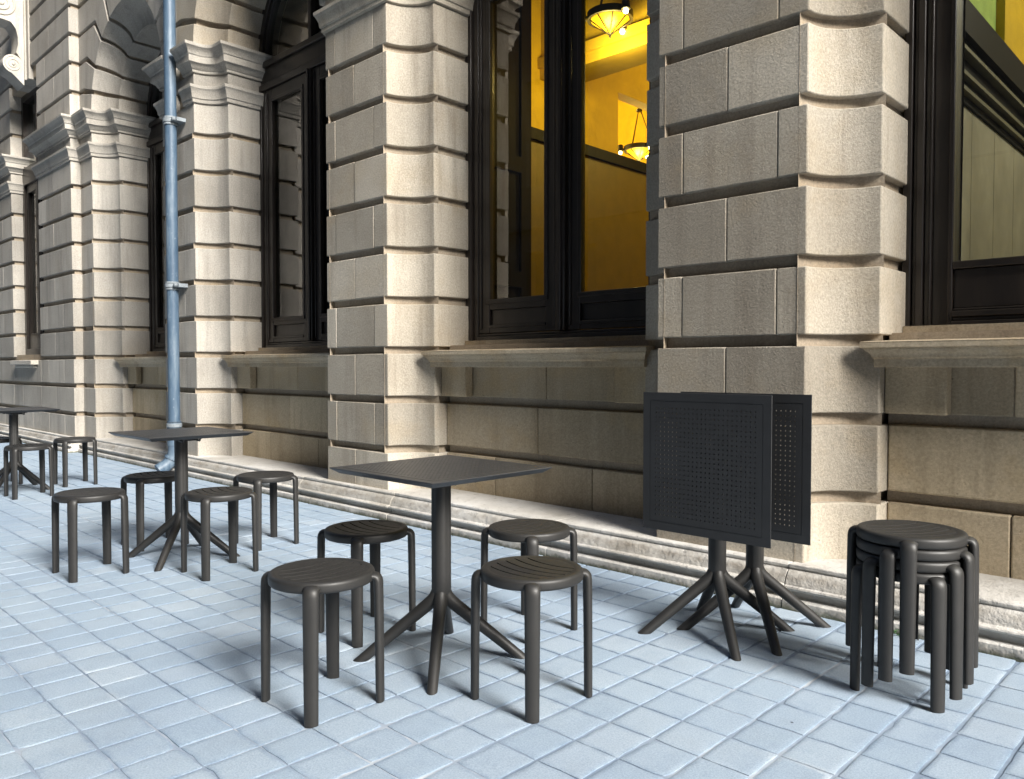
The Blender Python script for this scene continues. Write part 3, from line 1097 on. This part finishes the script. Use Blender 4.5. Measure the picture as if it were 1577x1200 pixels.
chandelier((-4.30, 5.69, 4.22), 'larger lit amber bowl chandelier hanging near the top of the right window pane', 30)
chandelier((-6.15, 8.78, 4.02), 'smaller lit chandelier hanging farther back, low behind the window pane', 36)
room_light(-7.3, 8.3, 4.9, 95, (1.0, 0.74, 0.18), 0.2)  # added fill light without a fixture, brightens the space beyond the opening
room_light(-3.4, 8.6, 4.4, 80, (1.0, 0.76, 0.22), 0.3)  # added fill light without a fixture, brightens the yellow room
room_light(0.6, 7.2, 4.6, 95, (1.0, 0.95, 0.84), 0.3)  # added fill light, no lamp hangs here; brightens the right room

# ------------------------------------------------------------------ blue drainpipe
DPX, DPY, DPR = -8.435, 3.555, 0.060
dp = empty('drainpipe', (DPX, DPY, 0))
tag(dp, 'blue painted cast iron drainpipe running down the third stone pier', 'drainpipe')
p = MB()
p.tube([(0, 0, 9.0), (0, 0, 0.55)], DPR, 24)
p.build('pipe', M['pipe'], dp)
e = MB()
e.tube([(0, 0, 0.56), (0, 0, 0.30)], [DPR + 0.012, DPR + 0.012], 24)
path = [(0, 0, 0.32)]
for k in range(9):
    a = R(66 * k / 8)
    path.append((-0.02 * k / 8, -0.20 * (1 - math.cos(a)), 0.255 - 0.20 * math.sin(a)))
path.append((-0.024, -0.165, 0.045))
e.tube(path, DPR + 0.006, 24)
e.tube([path[4], path[5]], DPR + 0.020, 24)
e.build('elbow', M['pipe'], dp)
for zc, bolt in ((3.716, 1), (1.99, 1), (0.516, 0)):
    c = MB()
    c.tube([(0, 0, zc - 0.045), (0, 0, zc - 0.022)], DPR + 0.012, 24)
    c.tube([(0, 0, zc - 0.020), (0, 0, zc + 0.020)], DPR + 0.019, 24)
    c.tube([(0, 0, zc + 0.022), (0, 0, zc + 0.042)], DPR + 0.012, 24)
    if bolt:
        c.box(-DPR - 0.06, DPR + 0.09, 0.0, 0.10, zc - 0.02, zc + 0.02)
        c.tube([(DPR + 0.05, 0, zc), (DPR + 0.05, -0.035, zc)], 0.02, 8)
    c.build('collar', M['collar'], dp, bevel=0.003, segs=1)

# ------------------------------------------------------------------ furniture
SEAT_R = 0.177
def make_stool():
    t = empty('stool', (0, 0, 0))
    s = MB()
    s.lathe([(0.144, 0.4455), (0.150, 0.4475), (0.158, 0.4490), (0.166, 0.4485), (0.1722, 0.4462), (0.1758, 0.4415), (0.1766, 0.4360), (0.1766, 0.4220), (0.1756, 0.4160), (0.1715, 0.4122), (0.163, 0.4110), (0.144, 0.4110)], 72)
    # slats, separated by five curved slots
    slots = [-0.100, -0.055, -0.010, 0.035, 0.080]
    Rr = 0.1465
    def cur(y0, x):
        return y0 + 1.1 * x * x
    edges = [-1.0] + slots + [1.0]
    g = 0.0034
    n = 30
    for k in range(len(edges) - 1):
        lo, hi = [], []
        for i in range(n + 1):
            x = -Rr + 2 * Rr * i / n
            ym = math.sqrt(max(0, Rr * Rr - x * x))
            a = -ym if k == 0 else max(-ym, min(ym, cur(edges[k], x) + g))
            b = ym if k == len(edges) - 2 else max(-ym, min(ym, cur(edges[k + 1], x) - g))
            if b < a:
                b = a
            lo.append((x, a))
            hi.append((x, b))
        for i in range(n):
            q = [lo[i], lo[i + 1], hi[i + 1], hi[i]]
            if abs(q[2][1] - q[1][1]) + abs(q[3][1] - q[0][1]) < 1e-5:
                continue
            zt = lambda pt: 0.4462 - 0.004 * (1 - (pt[0] ** 2 + pt[1] ** 2) / Rr ** 2)
            for pt4 in ([(x, y, zt((x, y))) for x, y in q], [(x, y, 0.424) for x, y in reversed(q)]):
                s.face(pt4)
            for (pa, pb) in ((q[0], q[1]), (q[2], q[3])):
                s.face([(pa[0], pa[1], zt(pa)), (pb[0], pb[1], zt(pb)), (pb[0], pb[1], 0.424), (pa[0], pa[1], 0.424)])
    s.build('seat', M['plastic'], t, smooth=50)
    for sx in (1, -1):
        for sy in (1, -1):
            bx, by = 0.134 * sx, 0.143 * sy
            d = Vector((bx, by, 0)).normalized()
            side = Vector((-d.y, d.x, 0))
            prof = [(0.150, 0.4285), (0.165, 0.4290), (0.174, 0.4285), (0.1815, 0.4265), (0.1870, 0.4225), (0.1902, 0.4165), (0.1915, 0.408), (0.1920, 0.395), (0.1928, 0.35), (0.1940, 0.25), (0.1950, 0.12), (0.1958, 0.0)]
            rad = [(0.038, 0.0085), (0.0315, 0.0118), (0.0280, 0.0138), (0.0258, 0.0148), (0.0258, 0.0156), (0.0260, 0.0160), (0.0260, 0.0162), (0.0260, 0.0162), (0.0256, 0.0160), (0.0247, 0.0155), (0.0238, 0.0150), (0.0230, 0.0146)]
            l = MB()
            l.tube([d * r + Vector((0, 0, z)) for r, z in prof], rad, 20, frame=side, flat=(0, 0, -1))
            l.build('leg', M['plastic'], t, smooth=50)
    return t

STOOLS = [   # x, y, turn, label
    (-2.320, 1.472, 90, 'dark round stool closest to the camera, left of the front square table'),
    (-1.829, 1.989, 0, 'dark round stool at the right of the front table, covering its right foot'),
    (-2.800, 1.997, 0, 'dark round stool behind the left shoulder of the closest stool'),
    (-2.315, 2.500, 90, 'dark round stool behind the front table, nearest the plinth below the big window'),
    (-4.690, 1.508, 90, 'dark round stool standing alone left of the second table, its seat edge-on'),
    (-4.205, 2.016, 0, 'dark round stool right of the second table, overlapping its pole'),
    (-5.150, 2.040, 0, 'dark round stool left behind the second table, in front of the blue pipe elbow'),
    (-4.660, 2.545, 90, 'dark round stool behind the second table near the plinth, between the two tables'),
    (-7.880, 2.040, 0, 'small distant stool in front of the farthest table, partly hiding its feet'),
    (-8.350, 2.560, 90, 'small distant stool standing clear right of the farthest table'),
    (-8.870, 2.050, 0, 'distant stool mostly hidden behind the pole of the farthest table'),
]
proto = make_stool()
for i, (x, y, a, lb) in enumerate(STOOLS):
    o = proto if i == 0 else copy_tree(proto)
    o.location = (x, y, 0)
    o.rotation_euler = (0, 0, R(a))
    tag(o, lb, 'stool', 'stools set around the tables')
for k, lb in enumerate(('bottom stool of the stack, the one standing on the paving', 'second stool from the ground in the stack of four', 'third stool from the ground, right under the topmost one', 'topmost stool of the stack of four, its slotted seat showing')):
    o = copy_tree(proto)
    o.location = (-0.92, 2.972, 0.0005 + 0.039 * k)
    o.rotation_euler = (0, 0, R(19.5 * k))
    tag(o, lb, 'stool', 'stools nested in a stack')

# perforated square top, 24 x 24 holes
TW = 0.303
def top_mesh():
    m = MB()
    n, hw = 24, 0.0030
    reg = 0.245
    pit = 2 * reg / n
    xs = [-TW, -0.268, -0.2645]
    for k in range(n):
        c = -reg + pit * (k + 0.5)
        xs += [c - hw, c + hw]
    xs += [0.2645, 0.268, TW]
    N = len(xs)
    hole = lambda i: i >= 3 and i <= N - 5 and (i - 3) % 2 == 0
    grv = lambda i: i in (1, N - 3)
    zt, zb = 0.0, -0.0075
    def zv(i, j):
        return zt
    idx = {}
    vs, fs = [], []
    def V(i, j, k):
        key = (i, j, k)
        if key not in idx:
            idx[key] = len(vs)
            vs.append((xs[i], xs[j], zt if k == 0 else zb))
        return idx[key]
    H = lambda i, j: hole(i) and hole(j)
    for i in range(N - 1):
        for j in range(N - 1):
            if H(i, j):
                # walls of the hole
                for (a, b) in (((i, j), (i + 1, j)), ((i + 1, j), (i + 1, j + 1)), ((i + 1, j + 1), (i, j + 1)), ((i, j + 1), (i, j))):
                    fs.append((V(*a, 0), V(*b, 0), V(*b, 1), V(*a, 1)))
                continue
            ring = (grv(i) and 1 <= j <= N - 3) or (grv(j) and 1 <= i <= N - 3)
            if ring:
                q = [(i, j), (i + 1, j), (i + 1, j + 1), (i, j + 1)]
                b = len(vs)
                vs += [(xs[a], xs[c], -0.0014) for a, c in q]
                fs.append((b, b + 1, b + 2, b + 3))
                for k in range(4):
                    kk = (k + 1) % 4
                    di, dj = (q[k][0] + q[kk][0]) / 2 - i - .5, (q[k][1] + q[kk][1]) / 2 - j - .5
                    ni, nj = i + int(round(di * 2)), j + int(round(dj * 2))
                    nr = (grv(ni) and 1 <= nj <= N - 3) or (grv(nj) and 1 <= ni <= N - 3)
                    if not nr:
                        fs.append((V(*q[k], 0), V(*q[kk], 0), b + kk, b + k))
            else:
                fs.append((V(i, j, 0), V(i + 1, j, 0), V(i + 1, j + 1, 0), V(i, j + 1, 0)))
            if 1 <= i <= N - 3 and 1 <= j <= N - 3:
                fs.append((V(i, j, 1), V(i, j + 1, 1), V(i + 1, j + 1, 1), V(i + 1, j, 1)))
    m.mesh(vs, fs)
    # chamfered skirt: thin edge, underside running back to a deeper rim
    def sq(a, z):
        r = 0.006 if a > 0.29 else 0.004
        out = []
        for cx, cy, s in ((1, 1, 0), (-1, 1, 90), (-1, -1, 180), (1, -1, 270)):
            for k in range(1):
                out.append((cx * a, cy * a, z))
        return out
    m.loft([sq(TW, 0.0), sq(TW + 0.0012, -0.0015), sq(TW, -0.004), sq(0.276, -0.0225), sq(0.262, -0.0225), sq(0.262, -0.0078)], caps=False)
    return m

def make_base(t):
    b = MB()
    # lobed column
    rings = []
    for z, k in ((0.215, 0.90), (0.27, 1.0), (0.34, 1.0), (0.55, 1.0), (0.712, 1.0)):
        ring = []
        for q in range(48):
            a = 2 * math.pi * q / 48
            r = (0.0345 + 0.0035 * abs(math.cos(2 * (a - R(45)))) ** 0.6) * k
            ring.append((r * math.cos(a), r * math.sin(a), z))
        rings.append(ring)
    b.loft(rings)
    b.build('column', M['plastic'], t, smooth=45)
    for sx in (1, -1):
        for sy in (1, -1):
            d = Vector((0.212 * sx, 0.227 * sy, 0)).normalized()
            pr = [(0.010, 0.37), (0.0115, 0.31), (0.0145, 0.272), (0.0215, 0.248), (0.036, 0.2285), (0.058, 0.2095), (0.125, 0.155), (0.20, 0.0935), (0.255, 0.048), (0.293, 0.0165), (0.3125, 0.0)]
            rd = [0.0165, 0.0195, 0.0228, 0.0252, 0.0258, 0.0250, 0.0236, 0.0218, 0.0205, 0.0196, (0.0194, 0.030)]
            l = MB()
            l.tube([d * r + Vector((0, 0, z)) for r, z in pr], rd, 20, frame=Vector((-d.y, d.x, 0)), flat=(0, 0, -1))
            l.build('leg', M['plastic'], t, smooth=50)

def make_table(folded):
    t = empty('folding_table', (0, 0, 0))
    make_base(t)
    br = MB()
    if not folded:
        br.box(-0.115, 0.115, -0.085, 0.085, 0.7135, 0.7405)
        br.box(-0.10, 0.10, -0.045, 0.045, 0.700, 0.7135)
        for q in (-1, 1):
            br.tube([(q * 0.095, -0.05, 0.705), (q * 0.14, -0.05, 0.703), (q * 0.15, -0.05, 0.712), (q * 0.148, -0.05, 0.735)], 0.007, 8)
            br.tube([(q * 0.095, 0.05, 0.705), (q * 0.14, 0.05, 0.703), (q * 0.15, 0.05, 0.712), (q * 0.148, 0.05, 0.735)], 0.007, 8)
    else:
        br.box(-0.10, 0.10, -0.045, 0.05, 0.700, 0.716)
        br.box(-0.11, 0.11, -0.052, -0.044, 0.62, 0.80)
        br.tube([(-0.12, -0.045, 0.718), (0.12, -0.045, 0.718)], 0.010, 10)
    br.build('hinge_bracket', M['plastic'], t, bevel=0.003)
    o = top_mesh().build('tabletop', M['top_plastic'], t, smooth=0)
    if folded:
        o.rotation_euler = (R(90), 0, 0)
        o.location = (-0.027, -0.0745, 0.719)
    else:
        o.location = (0, 0, 0.748)
    return t

def place(t, x, y, lb, group):
    t.location = (x, y, 0)
    tag(t, lb, 'table', group)
tb = make_table(False)
place(tb, -2.318, 2.003, 'square dark pedestal table in the middle, four stools close around it', 'square pedestal tables standing open')
t2 = copy_tree(tb)
place(t2, -4.690, 2.015, 'square dark pedestal table in front of the blue drainpipe', 'square pedestal tables standing open')
t3 = copy_tree(tb)
place(t3, -8.370, 2.050, 'farthest square dark pedestal table, cut by the left picture edge', 'square pedestal tables standing open')
fa = make_table(True)
place(fa, -1.710, 3.030, 'folded table in front of the other one, its whole perforated top upright', 'folded tables by the wall')
fb = copy_tree(fa)
place(fb, -1.620, 3.192, 'folded table behind, half hidden by the other upright top', 'folded tables by the wall')

# ------------------------------------------------------------------ weed at the foot of the plinth
wd = empty('weed', (-1.10, 3.525, 0))
tag(wd, 'tiny green weed with a dry curled stem growing from the plinth joint', 'weed')
q = MB()
q.tube([(0, 0, 0), (0.012, -0.004, 0.03), (0.03, -0.012, 0.036), (0.042, -0.02, 0.018), (0.05, -0.02, 0.004)], 0.003, 6)
q.tube([(0, 0, 0), (0.004, -0.004, 0.03), (0.010, 0.0, 0.058)], [0.003, 0.0025, 0.001], 6)
q.build('stem', M['twig'], wd)
q = MB()
rl = random.Random(5)
for k in range(26):
    bx, by = rl.uniform(-0.05, -0.01), rl.uniform(-0.03, 0.0)
    z = rl.uniform(0.002, 0.03)
    a = rl.uniform(0, 6.28)
    dx, dy = 0.008 * math.cos(a), 0.008 * math.sin(a)
    q.face([(bx, by, z), (bx + dx - dy * .4, by + dy + dx * .4, z + 0.004), (bx + 2 * dx, by + 2 * dy, z + 0.003), (bx + dx + dy * .4, by + dy - dx * .4, z + 0.005)])
q.build('leaf', M['leaf'], wd, smooth=0)

# ------------------------------------------------------------------ building across the street (seen in window reflections; sized to block sky light)
ob = empty('opposite_building', (0, -8.0, 0))
tag(ob, 'plain stone building across the street, seen only in window reflections, sized to block sky light', 'building')
m = MB()
NB = 32
for k in range(NB):
    x = -76 + k * 4.2
    m.box(x, x + 1.7, -2.0, 0, 0, 22)
    m.box(x + 1.7, x + 4.2, -2.0, 0, 0, 0.9)
    m.box(x + 1.7, x + 4.2, -2.0, 0, 4.4, 6.2)
    m.box(x + 1.7, x + 4.2, -2.0, 0, 9.2, 22)
m.box(-76.2, -76 + NB * 4.2, -2.0, 0.25, 5.0, 5.4)
m.box(-76.2, -76 + NB * 4.2, -2.0, 0.4, 21.5, 22.2)
m.build('wall', M['opp'], ob, smooth=0)
for k in range(NB):
    x = -76 + k * 4.2
    m = MB()
    m.box(x + 1.7, x + 4.2, -0.5, -0.4, 0.9, 4.4)
    m.box(x + 1.7, x + 4.2, -0.5, -0.4, 6.2, 9.2)
    m.build('window', M['oppglass'], ob, smooth=0)
